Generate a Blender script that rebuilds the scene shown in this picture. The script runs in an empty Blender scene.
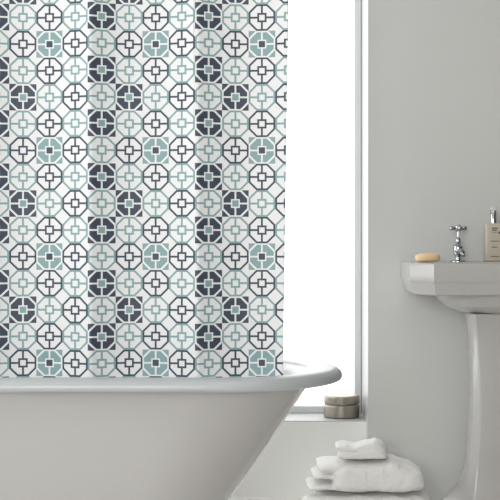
import bpy, bmesh, math, random
from mathutils import Vector, noise, Matrix
random.seed(4)
S = bpy.context.scene
C = S.collection
PI = math.pi
CAM_Z, HORIZON, F = 0.935, 238.0, 1250.0      # lens height, picture row of eye level, focal length in px of a 500 px frame

# ------------------------------------------------------------------ helpers
def lin(r, g, b):
    def f(c):
        c /= 255.0
        return c / 12.92 if c <= 0.04045 else ((c + 0.055) / 1.055) ** 2.4
    return (f(r), f(g), f(b), 1.0)

def mat(name, col, rough=0.5, metal=0.0, bump=0.0, bscale=200.0, var=0.0, vscale=3.0, coat=0.0, sheen=0.0, spec=0.5):
    m = bpy.data.materials.new(name); m.use_nodes = True
    nt = m.node_tree; b = nt.nodes['Principled BSDF']
    b.inputs['Roughness'].default_value = rough; b.inputs['Metallic'].default_value = metal
    b.inputs['Coat Weight'].default_value = coat; b.inputs['Coat Roughness'].default_value = 0.05
    b.inputs['Sheen Weight'].default_value = sheen; b.inputs['Specular IOR Level'].default_value = spec
    tc = nt.nodes.new('ShaderNodeTexCoord')
    n = nt.nodes.new('ShaderNodeTexNoise'); n.inputs['Scale'].default_value = vscale; n.inputs['Detail'].default_value = 4
    nt.links.new(tc.outputs['Object'], n.inputs['Vector'])
    mx = nt.nodes.new('ShaderNodeMix'); mx.data_type = 'RGBA'
    k = 1 - var
    mx.inputs[6].default_value = (col[0] * k, col[1] * k, col[2] * k, 1)
    mx.inputs[7].default_value = (min(1, col[0] * (1 + var)), min(1, col[1] * (1 + var)), min(1, col[2] * (1 + var)), 1)
    nt.links.new(n.outputs['Fac'], mx.inputs[0]); nt.links.new(mx.outputs[2], b.inputs['Base Color'])
    if bump:
        n2 = nt.nodes.new('ShaderNodeTexNoise'); n2.inputs['Scale'].default_value = bscale; n2.inputs['Detail'].default_value = 3
        nt.links.new(tc.outputs['Object'], n2.inputs['Vector'])
        bp = nt.nodes.new('ShaderNodeBump'); bp.inputs['Strength'].default_value = bump; bp.inputs['Distance'].default_value = 0.004
        nt.links.new(n2.outputs['Fac'], bp.inputs['Height']); nt.links.new(bp.outputs['Normal'], b.inputs['Normal'])
    return m

def obj(name, bm, m, parent=None, smooth=True, angle=None):
    bmesh.ops.recalc_face_normals(bm, faces=bm.faces)
    me = bpy.data.meshes.new(name); bm.to_mesh(me); bm.free()
    if smooth:
        me.polygons.foreach_set('use_smooth', [True] * len(me.polygons))
        if angle is not None: me.set_sharp_from_angle(angle=math.radians(angle))
    o = bpy.data.objects.new(name, me); C.objects.link(o)
    if m: me.materials.append(m)
    if parent: o.parent = parent
    return o

def tag(o, label=None, cat=None, group=None, kind=None):
    for k, v in (('label', label), ('category', cat), ('group', group), ('kind', kind)):
        if v: o[k] = v
    return o

def empty(name, loc, label, cat, group=None):
    o = bpy.data.objects.new(name, None); C.objects.link(o); o.location = loc
    o.empty_display_size = 0.1
    return tag(o, label, cat, group)

def box(bm, x0, x1, y0, y1, z0, z1):
    v = [bm.verts.new(p) for p in ((x0,y0,z0),(x1,y0,z0),(x1,y1,z0),(x0,y1,z0),(x0,y0,z1),(x1,y0,z1),(x1,y1,z1),(x0,y1,z1))]
    for f in ((0,3,2,1),(4,5,6,7),(0,1,5,4),(1,2,6,5),(2,3,7,6),(3,0,4,7)): bm.faces.new([v[i] for i in f])
    return v

def loft(bm, rings, cap0=True, cap1=True, closed=False):
    R = [[bm.verts.new(p) for p in r] for r in rings]
    n = len(R[0]); m = len(R)
    for i in range(m if closed else m - 1):
        a, b = R[i], R[(i + 1) % m]
        for j in range(n): bm.faces.new((a[j], a[(j+1) % n], b[(j+1) % n], b[j]))
    if not closed:
        if cap0: bm.faces.new(R[0][::-1])
        if cap1: bm.faces.new(R[-1])
    return R

def lathe(bm, prof, cx=0, cy=0, n=40, axis='Z', cap0=True, cap1=True):
    rings = []
    for r, h in prof:
        ring = []
        for k in range(n):
            a = 2 * PI * k / n
            p = (cx + r * math.cos(a), cy + r * math.sin(a), h)
            ring.append(p)
        rings.append(ring)
    return loft(bm, rings, cap0, cap1)

def tube(bm, pts, radii, n=16):
    rings = []
    pts = [Vector(p) for p in pts]
    for i, p in enumerate(pts):
        t = (pts[min(i+1, len(pts)-1)] - pts[max(i-1, 0)]).normalized()
        up = Vector((0,0,1)) if abs(t.z) < 0.9 else Vector((1,0,0))
        a = t.cross(up).normalized(); b = a.cross(t).normalized()
        rings.append([p + radii[i] * (a * math.cos(2*PI*k/n) + b * math.sin(2*PI*k/n)) for k in range(n)])
    loft(bm, rings)

def lerp_table(tab, x):
    tab = sorted(tab)
    if x <= tab[0][0]: return tab[0][1]
    for i in range(len(tab) - 1):
        (x0, y0), (x1, y1) = tab[i], tab[i+1]
        if x <= x1:
            m0 = (tab[i+1][1]-tab[i-1][1])/(tab[i+1][0]-tab[i-1][0]) if i else (y1-y0)/(x1-x0)
            m1 = (tab[i+2][1]-tab[i][1])/(tab[i+2][0]-tab[i][0]) if i+2 < len(tab) else (y1-y0)/(x1-x0)
            h = x1-x0; t = (x-x0)/h
            return (2*t**3-3*t**2+1)*y0+(t**3-2*t**2+t)*h*m0+(-2*t**3+3*t**2)*y1+(t**3-t**2)*h*m1
    return tab[-1][1]

# ------------------------------------------------------------------ materials
M = {}
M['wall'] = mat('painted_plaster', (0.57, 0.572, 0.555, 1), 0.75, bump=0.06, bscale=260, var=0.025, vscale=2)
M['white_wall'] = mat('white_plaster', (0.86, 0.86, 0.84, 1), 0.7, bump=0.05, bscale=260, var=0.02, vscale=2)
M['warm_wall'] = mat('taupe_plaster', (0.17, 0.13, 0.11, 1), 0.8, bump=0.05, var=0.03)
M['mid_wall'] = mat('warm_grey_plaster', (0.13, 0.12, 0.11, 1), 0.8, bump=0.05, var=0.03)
M['trim'] = mat('white_gloss_paint', (0.50, 0.502, 0.495, 1), 0.4, var=0.01)
M['frame'] = mat('grey_window_frame', (0.68, 0.70, 0.705, 1), 0.35, var=0.02)
M['ceiling'] = mat('ceiling_paint', (0.8, 0.8, 0.8, 1), 0.8, var=0.01)
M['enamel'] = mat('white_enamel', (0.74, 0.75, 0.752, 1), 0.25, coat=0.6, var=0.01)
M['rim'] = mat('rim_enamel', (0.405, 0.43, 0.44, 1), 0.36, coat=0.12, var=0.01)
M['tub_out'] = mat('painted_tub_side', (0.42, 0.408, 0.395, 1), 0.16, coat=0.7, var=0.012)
M['ceramic'] = mat('white_ceramic', (0.44, 0.428, 0.414, 1), 0.22, coat=0.35, var=0.01)
M['chrome'] = mat('polished_chrome', (0.50, 0.52, 0.54, 1), 0.05, metal=1.0, var=0.01)
M['nickel'] = mat('brushed_nickel', (0.36, 0.325, 0.29, 1), 0.37, metal=1.0, var=0.04, vscale=30)
M['soap'] = mat('cream_soap', (0.78, 0.57, 0.34, 1), 0.45, var=0.06, vscale=18)
M['bottle'] = mat('taupe_plastic', (0.53, 0.475, 0.39, 1), 0.28, var=0.02)
M['ink'] = mat('printed_ink', (0.13, 0.115, 0.10, 1), 0.6, var=0.02)
M['black'] = mat('black_print', (0.02, 0.02, 0.02, 1), 0.6, var=0.02)
M['dark'] = mat('iron_feet', (0.3, 0.29, 0.28, 1), 0.4, metal=0.6, var=0.03)

def clear_plastic():
    m = bpy.data.materials.new('clear_plastic'); m.use_nodes = True
    nt = m.node_tree; nt.nodes.clear()
    o = nt.nodes.new('ShaderNodeOutputMaterial'); g = nt.nodes.new('ShaderNodeBsdfGlossy'); g.inputs['Roughness'].default_value = 0.1
    t = nt.nodes.new('ShaderNodeBsdfTransparent'); t.inputs['Color'].default_value = (0.985, 0.99, 0.99, 1)
    fr = nt.nodes.new('ShaderNodeFresnel'); fr.inputs['IOR'].default_value = 1.45
    x = nt.nodes.new('ShaderNodeMixShader')
    ge = nt.nodes.new('ShaderNodeNewGeometry'); ff = nt.nodes.new('ShaderNodeMath'); ff.operation = 'SUBTRACT'; ff.use_clamp = True   # reflect at the outer face only
    nt.links.new(fr.outputs[0], ff.inputs[0]); nt.links.new(ge.outputs['Backfacing'], ff.inputs[1])
    nt.links.new(ff.outputs[0], x.inputs[0]); nt.links.new(t.outputs[0], x.inputs[1]); nt.links.new(g.outputs[0], x.inputs[2])
    nt.links.new(x.outputs[0], o.inputs['Surface'])
    return m
M['clear'] = clear_plastic()
def milky_cap():
    m = bpy.data.materials.new('hazy_clear_plastic'); m.use_nodes = True
    nt = m.node_tree; nt.nodes.clear()
    o = nt.nodes.new('ShaderNodeOutputMaterial'); d = nt.nodes.new('ShaderNodeBsdfPrincipled'); d.inputs['Base Color'].default_value = (.85, .86, .86, 1); d.inputs['Roughness'].default_value = .1
    t = nt.nodes.new('ShaderNodeBsdfTransparent'); x = nt.nodes.new('ShaderNodeMixShader'); x.inputs[0].default_value = .22
    nt.links.new(t.outputs[0], x.inputs[1]); nt.links.new(d.outputs[0], x.inputs[2]); nt.links.new(x.outputs[0], o.inputs['Surface'])
    return m
M['cap'] = milky_cap()

def frosted_lit():
    # obscured glass with daylight behind it
    m = bpy.data.materials.new('frosted_daylight_glass'); m.use_nodes = True
    nt = m.node_tree; b = nt.nodes['Principled BSDF']
    b.inputs['Base Color'].default_value = (0.8, 0.82, 0.82, 1); b.inputs['Roughness'].default_value = 0.35
    n = nt.nodes.new('ShaderNodeTexNoise'); n.inputs['Scale'].default_value = 1.5
    tc = nt.nodes.new('ShaderNodeTexCoord'); nt.links.new(tc.outputs['Object'], n.inputs['Vector'])
    mx = nt.nodes.new('ShaderNodeMix'); mx.data_type = 'RGBA'
    mx.inputs[6].default_value = (0.96, 0.985, 0.985, 1); mx.inputs[7].default_value = (1, 1, 1, 1)
    nt.links.new(n.outputs['Fac'], mx.inputs[0]); nt.links.new(mx.outputs[2], b.inputs['Emission Color'])
    b.inputs['Emission Strength'].default_value = PANE
    return m

def floor_mat():
    m = mat('whitewashed_boards', (0.60, 0.565, 0.52, 1), 0.35, var=0.08, vscale=5)
    nt = m.node_tree; b = nt.nodes['Principled BSDF']
    tc = nt.nodes.new('ShaderNodeTexCoord')
    br = nt.nodes.new('ShaderNodeTexBrick'); br.offset = 0.37
    br.inputs['Scale'].default_value = 1.0; br.inputs['Brick Width'].default_value = 1.3; br.inputs['Row Height'].default_value = 0.14
    br.inputs['Mortar Size'].default_value = 0.0025
    br.inputs['Color1'].default_value = (0.85, 0.835, 0.81, 1); br.inputs['Color2'].default_value = (0.82, 0.80, 0.77, 1)
    br.inputs['Mortar'].default_value = (0.64, 0.61, 0.57, 1)
    nt.links.new(tc.outputs['Object'], br.inputs['Vector']); nt.links.new(br.outputs['Color'], b.inputs['Base Color'])
    return m

# maths-node builder for the printed curtain
class E:
    nt = None
    def __init__(s, sock): s.s = sock
    @staticmethod
    def op(o, *a):
        n = E.nt.nodes.new('ShaderNodeMath'); n.operation = o
        for i, x in enumerate(a):
            if isinstance(x, E): E.nt.links.new(x.s, n.inputs[i])
            else: n.inputs[i].default_value = x
        return E(n.outputs[0])
    def __add__(s, o): return E.op('ADD', s, o)
    def __sub__(s, o): return E.op('SUBTRACT', s, o)
    def __mul__(s, o): return E.op('MULTIPLY', s, o)
    def lt(s, o): return E.op('LESS_THAN', s, o)
    def gt(s, o): return E.op('GREATER_THAN', s, o)
    def eq(s, v): return E.op('COMPARE', s, v, 0.25)
    def mx(s, o): return E.op('MAXIMUM', s, o)
    def mn(s, o): return E.op('MINIMUM', s, o)
    def inv(s): return E.op('SUBTRACT', 1.0, s)

def curtain_mat():
    m = mat('printed_polyester', (0.86, 0.86, 0.86, 1), 0.55, var=0.0, sheen=0.15)
    nt = m.node_tree; E.nt = nt; b = nt.nodes['Principled BSDF']
    uv = nt.nodes.new('ShaderNodeUVMap'); uv.uv_map = 'print'
    sp = nt.nodes.new('ShaderNodeSeparateXYZ'); nt.links.new(uv.outputs[0], sp.inputs[0])
    u, v = E(sp.outputs[0]), E(sp.outputs[1])
    c4 = E.op('FLOORED_MODULO', E.op('FLOOR', u), 4.0); r4 = E.op('FLOORED_MODULO', E.op('FLOOR', v), 4.0)
    ax = E.op('ABSOLUTE', E.op('FRACT', u) - 0.5); ay = E.op('ABSOLUTE', E.op('FRACT', v) - 0.5)
    sq = ax.mx(ay); mnm = ax.mn(ay); octo = sq.mx((ax + ay) * 0.70711)
    even = E.op('FLOORED_MODULO', r4, 2.0).lt(0.5); r1 = r4.eq(1.0); r3 = r4.eq(3.0)
    isL = r1 * c4.eq(1.0)
    isD = (even * c4.eq(3.0)).mx(r3 * c4.eq(0.0))
    isN = (even * c4.eq(1.0)).mx(r1 * c4.eq(0.0)).mx(r1 * c4.eq(2.0)).mx(r3 * c4.eq(2.0))
    filled = isL.mx(isD)
    line = (octo.gt(0.43) * octo.lt(0.503)).mx(sq.gt(0.104) * sq.lt(0.176)).mx(mnm.lt(0.037) * sq.gt(0.14) * octo.lt(0.47))
    fill = octo.gt(0.517).mx(octo.lt(0.444) * sq.gt(0.167) * mnm.gt(0.033))
    centre = sq.lt(0.118) * filled
    ink = (line * filled.inv()).mx(fill * filled).mx(centre)
    navy = (isN.mx(isD) * centre.inv()).mx(isL * centre)
    def mix(fac, a, bb):
        x = nt.nodes.new('ShaderNodeMix'); x.data_type = 'RGBA'
        nt.links.new(fac.s, x.inputs[0])
        for k, w in ((6, a), (7, bb)):
            if isinstance(w, tuple): x.inputs[k].default_value = w
            else: nt.links.new(w, x.inputs[k])
        return x.outputs[2]
    inkcol = mix(navy, (0.195, 0.315, 0.322, 1), (0.029, 0.044, 0.070, 1))
    col = mix(ink, (0.69, 0.69, 0.70, 1), inkcol)
    nt.links.new(col, b.inputs['Base Color'])
    return m

def terry_mat(name, band=None):
    m = mat(name, (0.74, 0.733, 0.71, 1), 0.95, sheen=0.3, var=0.02, vscale=25)
    nt = m.node_tree; b = nt.nodes['Principled BSDF']; E.nt = nt
    tc = nt.nodes.new('ShaderNodeTexCoord')
    n = nt.nodes.new('ShaderNodeTexNoise'); n.inputs['Scale'].default_value = 330; n.inputs['Detail'].default_value = 2
    nt.links.new(tc.outputs['Object'], n.inputs['Vector'])
    h = E(n.outputs['Fac'])
    if band:
        sp = nt.nodes.new('ShaderNodeSeparateXYZ'); nt.links.new(tc.outputs['Object'], sp.inputs[0])
        x = E(sp.outputs[0]); inside = x.gt(band[0]) * x.lt(band[1])
        w = E.op('SINE', x * 1400.0) * 0.12
        h = h * inside.inv() + (w - 0.35) * inside
    bp = nt.nodes.new('ShaderNodeBump'); bp.inputs['Strength'].default_value = 0.55; bp.inputs['Distance'].default_value = 0.0022
    nt.links.new(h.s, bp.inputs['Height']); nt.links.new(bp.outputs['Normal'], b.inputs['Normal'])
    return m

PANE = 1.7
M['lit'] = frosted_lit(); M['floor'] = floor_mat(); M['curtain'] = curtain_mat()

# ------------------------------------------------------------------ the room
XL, XR, YN, YW, ZC = -2.3, 1.55, -1.8, 4.45, 2.5
AX0, AX1 = -1.0, 0.4217           # window alcove
Y_PANEL, Y_FRAME, Z_SILL, Z_HEAD = 4.515, 4.71, 0.275, 2.2
bm = bmesh.new(); box(bm, XL-.1, XR+.1, YN-.1, 5.0, -.08, 0); tag(obj('floor', bm, M['floor'], smooth=False), 'pale whitewashed board floor of the bathroom', 'floor', kind='structure')
bm = bmesh.new(); box(bm, XL-.1, XR+.1, YN-.1, 5.0, ZC, ZC+.08); tag(obj('ceiling', bm, M['ceiling'], smooth=False), 'white ceiling of the bathroom', 'ceiling', kind='structure')
bm = bmesh.new()
box(bm, AX1, XR, YW, 4.95, 0, ZC); box(bm, XL, AX0, YW, 4.95, 0, ZC); box(bm, AX0, AX1, YW, 4.95, Z_HEAD, ZC)
tag(obj('wall_back', bm, M['wall'], smooth=False), 'pale grey plaster wall behind the washbasin', 'wall', kind='structure')
bm = bmesh.new(); box(bm, AX0, AX1, Y_PANEL, 4.95, 0, Z_SILL-.003)
tag(obj('wall_alcove', bm, M['white_wall'], smooth=False), 'off-white wall panel below the window sill', 'wall', kind='structure')
bm = bmesh.new(); box(bm, AX0, AX1-.001, Y_PANEL, Y_FRAME+.03, Z_SILL-.003, Z_SILL)
o = obj('trim_1', bm, M['trim'], smooth=False); tag(o, 'white window sill under the frosted window', 'window sill', kind='structure')
bv = o.modifiers.new('round', 'BEVEL'); bv.width = .001; bv.segments = 2
# white painted reveal board beside the window
bm = bmesh.new(); box(bm, AX1-.0012, AX1+.001, YW+.0005, Y_FRAME+.03, 0, Z_HEAD)
tag(obj('trim_2', bm, M['trim'], smooth=False), 'white painted reveal down the side of the window recess', 'trim', kind='structure')
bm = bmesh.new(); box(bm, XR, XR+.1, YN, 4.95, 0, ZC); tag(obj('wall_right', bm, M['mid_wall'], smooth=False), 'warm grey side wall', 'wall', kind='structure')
WX0, WX1, WZ0, WZ1 = -2.0, -0.1, 0.85, 2.3       # unseen window added behind the camera to let in frontal light
bm = bmesh.new()
box(bm, XL, WX0, YN-.1, YN, 0, ZC); box(bm, WX1, XR, YN-.1, YN, 0, ZC); box(bm, WX0, WX1, YN-.1, YN, 0, WZ0); box(bm, WX0, WX1, YN-.1, YN, WZ1, ZC)
tag(obj('wall_front', bm, M['warm_wall'], smooth=False), 'dark taupe wall with an added wide window', 'wall', kind='structure')
VY0, VY1 = 1.6, 4.3                               # second unseen window, added in the left wall for side light
bm = bmesh.new()
box(bm, XL-.1, XL, YN, VY0, 0, ZC); box(bm, XL-.1, XL, VY1, 4.95, 0, ZC); box(bm, XL-.1, XL, VY0, VY1, 0, WZ0); box(bm, XL-.1, XL, VY0, VY1, WZ1, ZC)
tag(obj('wall_left', bm, M['wall'], smooth=False), 'pale grey side wall by the tub, with an added window', 'wall', kind='structure')

def window(name, label, quad, m_frame, m_pane, axis):
    (a0, a1, z0, z1, d0, d1, t) = quad
    def bx(bm, p0, p1, e0, e1, q0=d0, q1=d1):
        if axis == 'y': box(bm, p0, p1, q0, q1, e0, e1)
        else: box(bm, q0, q1, p0, p1, e0, e1)
    bm = bmesh.new()
    bx(bm, a0, a0+t, z0, z1); bx(bm, a1-t, a1, z0, z1); bx(bm, a0+t, a1-t, z0, z0+t); bx(bm, a0+t, a1-t, z1-t, z1)
    if a1-a0 > 1.6: bx(bm, (a0+a1)/2-t/2, (a0+a1)/2+t/2, z0+t, z1-t)
    fr = tag(obj(name, bm, m_frame, smooth=False), label, 'window', kind='structure')
    bv = fr.modifiers.new('round', 'BEVEL'); bv.width = .003; bv.segments = 2
    bm = bmesh.new(); dm = d0 + (d1-d0)*.35; bx(bm, a0+t*.7, a1-t*.7, z0+t*.7, z1-t*.7, dm, dm+.006)
    obj('pane', bm, m_pane, fr, smooth=False)
    return fr
window('window_1', 'tall frosted window with a grey frame, glowing with daylight', (AX0, AX1-.002, Z_SILL, Z_HEAD, Y_FRAME, Y_FRAME+.04, .027), M['frame'], M['lit'], 'y')
window('fill_window_behind', 'wide clear window added in the dark taupe wall for frontal fill light', (WX0, WX1, WZ0, WZ1, YN-.07, YN-.03, .05), M['trim'], M['clear'], 'y')
window('fill_window_side', 'clear window added in the pale side wall for light from the left', (VY0, VY1, WZ0, WZ1, XL-.07, XL-.03, .05), M['trim'], M['clear'], 'x')

# ------------------------------------------------------------------ bathtub
TX, TY = -0.545, 3.5              # centre of the tub
def outline(xe, w, rx, z, n=30, ns=10):
    L = xe - TX; s = L - rx
    pts = []
    for k in range(n + 1):
        a = -PI/2 + PI*k/n; pts.append((TX + s + rx*math.cos(a), TY + w*math.sin(a), z))
    for k in range(1, ns): pts.append((TX + s - 2*s*k/ns, TY + w, z))
    for k in range(n + 1):
        a = PI/2 + PI*k/n; pts.append((TX - s + rx*math.cos(a), TY + w*math.sin(a), z))
    for k in range(1, ns): pts.append((TX - s + 2*s*k/ns, TY - w, z))
    return pts
tub = empty('bathtub', (TX, TY, 0), 'white freestanding roll-top bathtub with a sloping end, beneath the window', 'bathtub')
def rel(o, root): o.data.transform(Matrix.Translation(-Vector(root.location))); return o
XE = [(.10,-.19),(.105,-.165),(.12,-.135),(.15,-.103),(.20,-.060),(.263,-.015),(.35,.044),(.45,.112),(.53,.166),(.556,.196),(.565,.215)]
WW = [(.10,.09),(.105,.115),(.12,.145),(.15,.172),(.20,.193),(.263,.207),(.35,.224),(.45,.243),(.53,.262),(.556,.28),(.565,.295)]
zs = [.10,.105,.112,.12,.135,.15,.17,.20,.23,.263,.30,.35,.40,.45,.50,.53,.545,.556,.565]
bm = bmesh.new()
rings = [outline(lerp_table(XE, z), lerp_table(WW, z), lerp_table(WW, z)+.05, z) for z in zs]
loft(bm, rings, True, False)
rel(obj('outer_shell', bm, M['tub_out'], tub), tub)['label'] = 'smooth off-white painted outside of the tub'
bm = bmesh.new()
XI = [(.14,-.30),(.15,-.20),(.18,-.14),(.25,-.07),(.35,.020),(.45,.090),(.53,.146),(.556,.172),(.566,.20)]
WI = [(.14,.04),(.15,.10),(.18,.15),(.25,.18),(.35,.203),(.45,.224),(.53,.243),(.556,.255),(.566,.28)]
zi = [.566,.556,.545,.53,.50,.45,.40,.35,.30,.25,.21,.18,.165,.15,.14]
loft(bm, [outline(lerp_table(XI, z), lerp_table(WI, z), lerp_table(WI, z)+.05, z) for z in zi], False, True)
rel(obj('inner_basin', bm, M['enamel'], tub), tub)['label'] = 'glossy white inside of the tub'
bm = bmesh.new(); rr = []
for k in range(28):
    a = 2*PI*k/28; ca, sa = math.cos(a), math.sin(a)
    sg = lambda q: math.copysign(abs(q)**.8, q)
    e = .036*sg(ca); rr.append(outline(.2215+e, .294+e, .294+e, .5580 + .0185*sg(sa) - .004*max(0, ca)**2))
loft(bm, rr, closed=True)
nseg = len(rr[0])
for i, f in enumerate(bm.faces):                 # inner half takes the lighter enamel, window backlight painted into its colour
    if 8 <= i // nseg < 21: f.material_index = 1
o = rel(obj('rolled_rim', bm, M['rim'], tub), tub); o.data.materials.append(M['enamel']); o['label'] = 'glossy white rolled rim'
for sx in (-1, 1):
    for sy in (-1, 1):
        bm = bmesh.new(); fx, fy = TX + sx*.30, TY + sy*.17
        tube(bm, [(fx-sx*.03, fy-sy*.03, .165), (fx, fy, .13), (fx+sx*.012, fy+sy*.012, .09), (fx+sx*.004, fy+sy*.004, .055), (fx+sx*.010, fy+sy*.010, .03), (fx+sx*.014, fy+sy*.014, .0)], [.036, .034, .026, .018, .027, .024])
        rel(obj('foot', bm, M['dark'], tub), tub)

# ------------------------------------------------------------------ shower curtain
CY, PITCH = 3.42, 0.07286
SC = F / CY
bm = bmesh.new(); uvl = bm.loops.layers.uv.new('print')
P = 4*PITCH
x_ridge = (88 - 250) / SC
def slope(t):   # faces right just after the ridge, turns slowly back to face left
    if t < .06: return -.30 + (.42+.30) * (t/.06)
    return .42 - .72 * ((t-.06)/.94) ** .85
NT = 240; acc = [0.0]
mean = sum(slope((i+.5)/NT) for i in range(NT))/NT
for i in range(NT): acc.append(acc[-1] + (slope((i+.5)/NT)-mean)/NT)
amid = sum(acc)/len(acc)
def depth(x, z):
    t = ((x - x_ridge)/P) % 1.0
    i = t*NT; j = int(i); d = acc[j] + (acc[min(j+1, NT)]-acc[j])*(i-j)
    wob = 1 + .25*noise.noise(Vector((math.floor((x-x_ridge)/P)*3.1, z*.9, 0)))
    return (d-amid)*P*1.45*wob + .004*noise.noise(Vector((x*3, z*1.2, 4)))
ZB, ZT, XA = .52, 1.95, -1.0
nx, nz = 420, 60
grid = []
for j in range(nz+1):
    z = ZB + (ZT-ZB)*j/nz
    xr = .0899 + (.1050-.0899)*(z-.56)/1.01
    row = []
    for i in range(nx+1):
        x = XA + (xr-XA)*i/nx
        row.append((bm.verts.new((x, CY + depth(x, z), z)), ((250+x*SC-8.985)/26.63, (HORIZON-(z-CAM_Z)*SC-3.7)/26.63)))
    grid.append(row)
for j in range(nz):
    for i in range(nx):
        q = (grid[j][i], grid[j][i+1], grid[j+1][i+1], grid[j+1][i])
        f = bm.faces.new([a[0] for a in q])
        for l, a in zip(f.loops, q): l[uvl].uv = a[1]
me = bpy.data.meshes.new('shower_curtain'); bm.normal_update(); bm.to_mesh(me); bm.free()
me.polygons.foreach_set('use_smooth', [True]*len(me.polygons)); me.materials.append(M['curtain'])
cur = bpy.data.objects.new('shower_curtain', me); C.objects.link(cur)
so = cur.modifiers.new('thickness', 'SOLIDIFY'); so.thickness = .0012; so.offset = 0
tag(cur, 'white shower curtain printed with navy and teal octagon tiles, hanging into the bathtub', 'shower curtain')

# ------------------------------------------------------------------ washbasin on pedestal
BX = 0.83
sink = empty('washbasin', (BX, 4.2, 0), 'white ceramic pedestal washbasin with a chipped-corner rectangular top, against the grey wall', 'sink')
sink['label'] = 'white ceramic pedestal washbasin with angled front corners, against the grey wall'
YB = YW - .0015
HALF = [(-.2945, YB), (-.311, 4.06), (-.244, 3.98)]
poly = [(x, y-4.2) for x, y in HALF] + [(-x, y-4.2) for x, y in reversed(HALF)]
def polyring(inset):   # polygon inset (back edge stays on the wall)
    c = []
    n = len(poly); lines = []
    for i in range(n):
        a, b = Vector(poly[i]), Vector(poly[(i+1) % n]); d = (b-a).normalized(); nr = Vector((-d.y, d.x))
        k = 0 if i == n-1 else inset
        lines.append((a + nr*k, d))
    for i in range(n):
        (p, d), (q, e) = lines[i-1], lines[i]
        t = ((q-p).x*e.y-(q-p).y*e.x)/(d.x*e.y-d.y*e.x); c.append(p+d*t)
    return c
angs = []
pc = polyring(0)
for i in range(len(pc)):
    a, b = pc[i], pc[(i+1) % len(pc)]
    for k in range(8): p = a.lerp(b, k/8); angs.append(math.atan2(p.y, p.x))
def ray(pts, a):
    d = Vector((math.cos(a), math.sin(a))); best = None
    for i in range(len(pts)):
        p, q = pts[i], pts[(i+1) % len(pts)]; e = q-p
        den = d.x*e.y-d.y*e.x
        if abs(den) < 1e-9: continue
        t = (p.x*e.y-p.y*e.x)/den; s = (p.x*d.y-p.y*d.x)/den
        if t > 0 and -1e-6 <= s <= 1+1e-6 and (best is None or t < best): best = t
    return d*best
def pring(inset, z):
    pts = polyring(inset); out = []
    n = len(pts)
    for i in range(n):
        for k in range(8):
            p = pts[i].lerp(pts[(i+1) % n], k/8); out.append((p.x, p.y, z))
    return out
def ering(cx, cy, rx, ry, z, pw=2.0):
    out = []
    for a in angs:
        c, s = math.cos(a), math.sin(a); r = (abs(c/rx)**pw + abs(s/ry)**pw)**(-1/pw)
        out.append((cx + r*c, cy + r*s, z))
    return out
bm = bmesh.new()
RS = [ering(0, 0, .09, .09, .682), ering(0, .0, .115, .115, .686), ering(0, .0, .148, .14, .696), ering(0, .0, .178, .16, .711), ering(0, .005, .20, .175, .731), ering(0, .005, .211, .182, .750),
      pring(.022, .750), pring(.015, .7535), pring(.0045, .787), pring(.003, .791), pring(.0, .795), pring(.0, .8480), pring(.0012, .8512), pring(.0042, .8530), pring(.009, .8534), pring(.03, .8535)]
RS += [ering(0, -.055, .190, .135, .8533, 2.8), ering(0, -.055, .182, .127, .848, 2.8), ering(0, -.055, .17, .115, .82, 2.6), ering(0, -.05, .14, .095, .765, 2.4), ering(0, -.04, .08, .06, .735), ering(0, -.03, .025, .025, .728)]
loft(bm, RS)
o = obj('basin_top', bm, M['ceramic'], sink, angle=28)
bv = o.modifiers.new('round', 'BEVEL'); bv.width = .003; bv.segments = 3; bv.limit_method = 'ANGLE'; bv.angle_limit = math.radians(22); bv.harden_normals = True
# pedestal from its silhouette
def zy(y, Y): return CAM_Z - (y-HORIZON)*Y/F
SIL = [(313,465),(325,466.6),(340,468.4),(380,469.8),(405,469.8),(440,467.2),(460,465.2),(470,463.5),(480,460.5),(490,456),(496,450.5),(501,444),(508,438),(530,437)]
CHA = [(313,469.6),(340,471.4),(380,472.8),(420,472.6),(440,471),(470,468),(490,465),(500,462.5),(508,461),(530,460)]
FRO = [(313,474),(340,477),(380,480),(420,480.2),(440,479.2),(470,476),(490,473.5),(500,472),(508,471),(530,471)]
ys = [313,319,325,332,340,350,360,372,385,400,415,430,440,450,460,466,472,478,484,488,492,496,499,502,505,509,514]
bm = bmesh.new(); rings = []
for i, y in enumerate(ys):
    z = zy(y, 4.15) if i < len(ys)-1 else 0.0
    fl = max(0, (y-440)/70.)**2
    xs = (lerp_table(SIL, y)-250)*4.20/F - BX; xc = (lerp_table(CHA, y)-250)*(4.125-.02*fl)/F - BX; xf = (lerp_table(FRO, y)-250)*(4.085-.04*fl)/F - BX
    half = [(xf, 4.085-.04*fl), (xc, 4.125-.02*fl), (xs, 4.20), (xs*.8, 4.32), (xs*.55, 4.38)]
    rings.append([(x, yy-4.2, z) for x, yy in half] + [(-x, yy-4.2, z) for x, yy in reversed(half)])
loft(bm, rings)
o = obj('pedestal', bm, M['ceramic'], sink, angle=75)
bv = o.modifiers.new('round', 'BEVEL'); bv.width = .005; bv.segments = 3; bv.limit_method = 'ANGLE'; bv.angle_limit = math.radians(22)
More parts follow.
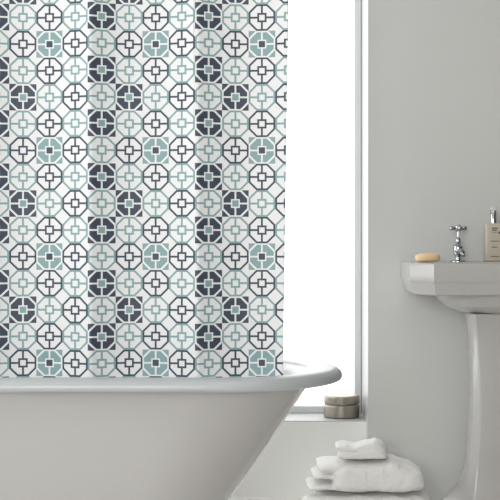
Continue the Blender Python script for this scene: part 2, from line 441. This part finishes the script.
# pillar tap
tx, ty, tz = .724-BX, 4.35-4.2, .8540
bm = bmesh.new()
lathe(bm, [(.010,tz+.004),(.0105,tz+.008),(.0085,tz+.013),(.0105,tz+.019),(.0165,tz+.024),(.0175,tz+.032),(.0175,tz+.046),(.0165,tz+.052),(.0105,tz+.057),(.0085,tz+.060),(.0105,tz+.066),(.0105,tz+.076),(.0075,tz+.082),(.0045,tz+.084)], tx, ty, 32)
tap = obj('tap', bm, M['chrome'], sink, angle=40); tap['label'] = 'chrome pillar tap with a cross handle'
bm = bmesh.new(); lathe(bm, [(.0265,tz-.001),(.0265,tz+.002),(.018,tz+.004),(.012,tz+.0065)], tx, ty, 32); obj('flange', bm, M['chrome'], tap, angle=40)
bm = bmesh.new(); tube(bm, [(tx,ty,tz+.034),(tx+.002,ty-.03,tz+.037),(tx+.003,ty-.06,tz+.037),(tx+.003,ty-.076,tz+.031),(tx+.003,ty-.081,tz+.02)], [.011,.0095,.009,.009,.0095], 20); obj('spout', bm, M['chrome'], tap, angle=50)
bm = bmesh.new(); lathe(bm, [(.0035,tz+.080),(.0035,tz+.108)], tx, ty, 16); obj('stem', bm, M['chrome'], tap, angle=50)
bm = bmesh.new(); hz = tz+.115
lathe(bm, [(.007,hz-.012),(.0105,hz-.009),(.011,hz+.007),(.009,hz+.011),(.003,hz+.013)], tx, ty, 24)
for k in range(4):
    a = k*PI/2 + .10; d = Vector((math.cos(a), math.sin(a), 0)); c0 = Vector((tx, ty, hz))
    tube(bm, [c0, c0+d*.012, c0+d*.018, c0+d*.026, c0+d*.030, c0+d*.0315], [.006,.006,.0075,.0085,.0068,.002], 16)
obj('cross_handle', bm, M['chrome'], tap, angle=50)

# ------------------------------------------------------------------ soap, bottle
bm = bmesh.new()
bmesh.ops.create_uvsphere(bm, u_segments=48, v_segments=32, radius=1)
for v in bm.verts:
    p = v.co; q = lambda t, e: math.copysign(abs(t)**e, t)
    xx, yy, zz = .0415*q(p.x,.72), .028*q(p.y,.75), .0155*q(p.z,.62)
    v.co = (xx, yy, zz + .0018*(xx/.04)**2*-1)
sb = obj('soap_bar', bm, M['soap']); sb.location = (.5975, 4.205, .8537+.0163); sb.rotation_euler = (0, math.radians(-2.2), math.radians(4))
tag(sb, 'rounded cream bar of soap on the corner of the washbasin', 'soap')

bl = empty('lotion_bottle', (.857, 4.375, .8538), 'flat taupe toiletry bottle with a chrome neck on the washbasin ledge', 'bottle')
def rrect(hx, hy, r, z, n=7):
    out = []
    for cx, cy, a0 in ((hx-r,hy-r,0),(-hx+r,hy-r,PI/2),(-hx+r,-hy+r,PI),(hx-r,-hy+r,3*PI/2)):
        for k in range(n): a = a0+PI/2*k/(n-1); out.append((cx+r*math.cos(a), cy+r*math.sin(a), z))
    return out
HX, HY = .0375, .019
bm = bmesh.new()
loft(bm, [rrect(HX-.004,HY-.004,.006,0), rrect(HX-.001,HY-.001,.007,.0015), rrect(HX,HY,.008,.005), rrect(HX,HY,.008,.124), rrect(HX-.0012,HY-.0012,.0075,.1285), rrect(HX-.005,HY-.004,.007,.1315), rrect(HX-.014,HY-.009,.006,.1325)])
obj('bottle_body', bm, M['bottle'], bl, angle=60)
cxo = -.0055
bm = bmesh.new(); lathe(bm, [(.0085,.131),(.0085,.1345),(.0115,.1355),(.0115,.176),(.0105,.1775)], cxo, 0, 32); obj('chrome_neck', bm, M['chrome'], bl, angle=40)['label'] = 'polished chrome neck'
bm = bmesh.new(); lathe(bm, [(.0128,.1775),(.0128,.189),(.0118,.1905)], cxo, 0, 32); obj('clear_cap', bm, M['cap'], bl, angle=40)['label'] = 'clear plastic cap'
def printed(name, rows, m):
    bm = bmesh.new()
    for z0, z1, words in rows:
        for x0, x1 in words: box(bm, x0, x1, -HY-.0004, -HY+.0004, z0, z1)
    return obj(name, bm, m, bl, smooth=False)
def words(x0, x1, k):
    ws = []; w = (x1-x0)/k
    for i in range(k): ws.append((x0+i*w, x0+i*w+w*(.72+.2*((i*7) % 3)/2)))
    return ws
T0 = -.0175
printed('printed_name', [(.1128,.1178,words(T0+.003,T0+.0235,9)), (.1060,.1110,words(T0+.003,T0+.0215,8))], M['ink'])
for row in ((.0995,.1015,words(T0+.004,T0+.022,11)), (.0684,.0718,words(T0-.001,T0+.029,16)), (.0474,.0508,words(T0+.002,T0+.0235,12)), (.0150,.0184,words(T0-.001,T0+.030,16))):
    printed('printed_line', [row], M['ink'])
bm = bmesh.new(); box(bm, T0+.0265, T0+.032, -HY-.0004, -HY+.0004, .0955, .1035); obj('printed_mark', bm, M['black'], bl, smooth=False)

# ------------------------------------------------------------------ metal tin on the sill
tin = empty('metal_tin', (.338, 4.615, Z_SILL), 'round brushed metal tin with a domed-edge lid on the window sill', 'tin')
R = .0665
def roundprof(z0, z1, r, e):
    p = [(r-e, z0)] + [(r-e+e*math.sin(a), z0+e-e*math.cos(a)) for a in (PI/10*i for i in range(1,6))]
    return p + [(r-e+e*math.cos(a), z1-e+e*math.sin(a)) for a in (PI/10*i for i in range(0,6))]
bm = bmesh.new(); lathe(bm, roundprof(0, .0485, R, .0065), n=64); obj('tin_body', bm, M['nickel'], tin, angle=60)
bm = bmesh.new(); lathe(bm, roundprof(.0500, .0820, R, .0065) + [(R-.010,.0821),(R-.012,.0815),(R-.04,.0812)], n=64); obj('tin_lid', bm, M['nickel'], tin, angle=60)
bm = bmesh.new(); lathe(bm, [(R-.0055,.0478),(R-.0055,.0506)], n=64); obj('joint_ring', bm, M['nickel'], tin, angle=60)

# ------------------------------------------------------------------ folded towels
def slab(bm, c, h, e=(.35,.35,.5), tilt=0.0, seg=40):
    # soft pillow-edged slab: centre c, half sizes h
    b2 = bmesh.new(); bmesh.ops.create_uvsphere(b2, u_segments=seg, v_segments=seg//2, radius=1)
    q = lambda t, k: math.copysign(abs(t)**k, t)
    vm = {}
    for v in b2.verts:
        p = v.co; rxy = math.hypot(p.x, p.y)
        ca, sa = (p.x/rxy, p.y/rxy) if rxy > 1e-6 else (0, 0)
        rr = rxy**e[2]
        x, y, z = h[0]*q(ca,e[0])*rr, h[1]*q(sa,e[1])*rr, h[2]*q(p.z,e[2])
        vm[v] = bm.verts.new((c[0]+x, c[1]+y, c[2]+z+tilt*x))
    for f in b2.faces: bm.faces.new([vm[v] for v in f.verts])
    b2.free()
def towel(name, slabs, m, loc, label, warp, group='folded white towels', voxel=.0035, amp=.0045, smooth_it=3):
    bm = bmesh.new()
    for s in slabs: slab(bm, *s)
    me = bpy.data.meshes.new(name+'_source'); bm.to_mesh(me); bm.free()
    o = bpy.data.objects.new(name, me); C.objects.link(o)
    rm = o.modifiers.new('fuse', 'REMESH'); rm.mode = 'VOXEL'; rm.voxel_size = voxel; rm.use_smooth_shade = True
    sm = o.modifiers.new('soften', 'SMOOTH'); sm.iterations = smooth_it; sm.factor = .5
    dg = bpy.context.evaluated_depsgraph_get(); ev = o.evaluated_get(dg)
    me2 = bpy.data.meshes.new_from_object(ev)
    o.modifiers.clear(); o.data = me2; me2.name = name; bpy.data.meshes.remove(me)
    zmin = min(v.co.z for v in me2.vertices)
    for v in me2.vertices:
        p = v.co
        n = noise.noise_vector(p*22)*amp + noise.noise_vector(p*70)*amp*.35
        v.co = warp(p + n)
    zmin = min(v.co.z for v in me2.vertices)
    for v in me2.vertices: v.co.z -= zmin
    me2.polygons.foreach_set('use_smooth', [True]*len(me2.polygons))
    me2.materials.clear(); me2.materials.append(m); o.location = loc
    return tag(o, label, 'towel', group)
flat = lambda p: p
# bottom towel
towel('folded_towel', [((.010,0,.030),(.200,.13,.030)), ((.012,.004,.086),(.190,.125,.028)), ((.02,-.004,.060),(.19,.128,.05)),
                       ((-.165,-.05,.098),(.046,.06,.0085)), ((-.17,.0,.068),(.042,.11,.011))],
      terry_mat('terry_cloth'), (.385, 4.105, 0), 'large folded white towel on the floor at the bottom of the stack', lambda p: Vector((p.x, p.y, p.z*.885)))
# middle towel
def warp_mid(p):
    x, y, z = p
    z = z*(1 + .70*min(.12, max(0, x+.05)) - 2.6*max(0, x-.065) + .5*(y if x > -.1 else y*.6)) - .012*max(0, (-.09-x))*3*(z > .05)
    t = min(1, max(0, min(x+.023, .027-x)/.004))            # the woven band lies a little lower than the pile
    return Vector((x, y + .0022*t*(y < -.06), z + t*(.0015 if z > .05 else 0) + t*max(0, .006-z)*.8 - .0018*t*(z > .05)))
towel('folded_towel', [((.022,-.005,.046),(.150,.105,.047),(.30,.30,.5)), ((-.055,.01,.079),(.118,.098,.016),(.3,.3,.75)), ((-.055,.01,.050),(.138,.095,.0145),(.3,.3,.8)), ((-.075,.01,.014),(.132,.098,.012),(.3,.3,.8))],
      terry_mat('terry_cloth_banded', (-.020, .024)), (.394, 4.12, .1075), 'thick folded white towel with a woven band, in the middle of the stack', warp_mid, smooth_it=6)
# face cloth
def warp_top(p):
    x, y, z = p
    k = 1 + 6.0*max(0, x+.01)**1.15 if x < .048 else 1 + 6.0*.058**1.15 - 8.5*(x-.048)
    dip = -.006*math.exp(-((x+.025)/.022)**2)*(z > .03)
    return Vector((x + .12*y + .12*max(0, .04-z)*(x > .04), y, max(z*k + dip, z*.55)))
towel('face_cloth', [((.004,-.002,.012),(.080,.062,.013),(.35,.35,.5)), ((-.004,.003,.036),(.080,.058,.012),(.35,.35,.6)), ((.03,-.002,.022),(.052,.056,.022),(.4,.4,.6))],
      terry_mat('terry_cloth_fine'), (.364, 4.112, .2135), 'small folded white face cloth on top of the towel stack', warp_top, voxel=.003, amp=.004)

# ------------------------------------------------------------------ light and camera
w = bpy.data.worlds.new('daylight'); S.world = w; w.use_nodes = True
w.node_tree.nodes['Background'].inputs['Color'].default_value = (0.92, 0.96, 1.0, 1)
w.node_tree.nodes['Background'].inputs['Strength'].default_value = 1.0
def area(name, loc, rot, sx, sy, power, col):
    l = bpy.data.lights.new(name, 'AREA'); l.shape = 'RECTANGLE'; l.size = sx; l.size_y = sy; l.energy = power; l.color = col
    o = bpy.data.objects.new(name, l); C.objects.link(o); o.location = loc; o.rotation_euler = rot; return o
area('added_fill_behind', ((WX0+WX1)/2, YN-.35, (WZ0+WZ1)/2+.1), (math.radians(90), 0, 0), 2.1, 1.7, 186, (1.0, .992, .975))  # added lamp, even frontal fill through the window put in behind the camera
area('added_fill_side', (XL-.35, (VY0+VY1)/2, (WZ0+WZ1)/2+.1), (0, math.radians(-90), 0), 1.7, 2.8, 57, (1.0, .992, .975))  # added lamp, side light for the curtain folds and the basin's left faces
area('added_fill_overhead', (.5, 2.3, ZC-.02), (0, 0, 0), .8, .8, 6, (1.0, .97, .93))  # added overhead fill, no real fitting, lifts the right wall from above
cam = bpy.data.cameras.new('camera'); co = bpy.data.objects.new('camera', cam); C.objects.link(co)
co.location = (0, 0, CAM_Z); co.rotation_euler = (PI/2, 0, 0)
cam.sensor_width = 36; cam.lens = F/500*36; cam.shift_y = -(250-HORIZON)/500; cam.clip_start = .01
S.camera = co
vs = S.view_settings; vs.view_transform = 'Standard'; vs.look = 'None'; vs.gamma = 1; vs.use_curve_mapping = False; vs.exposure = 0.0
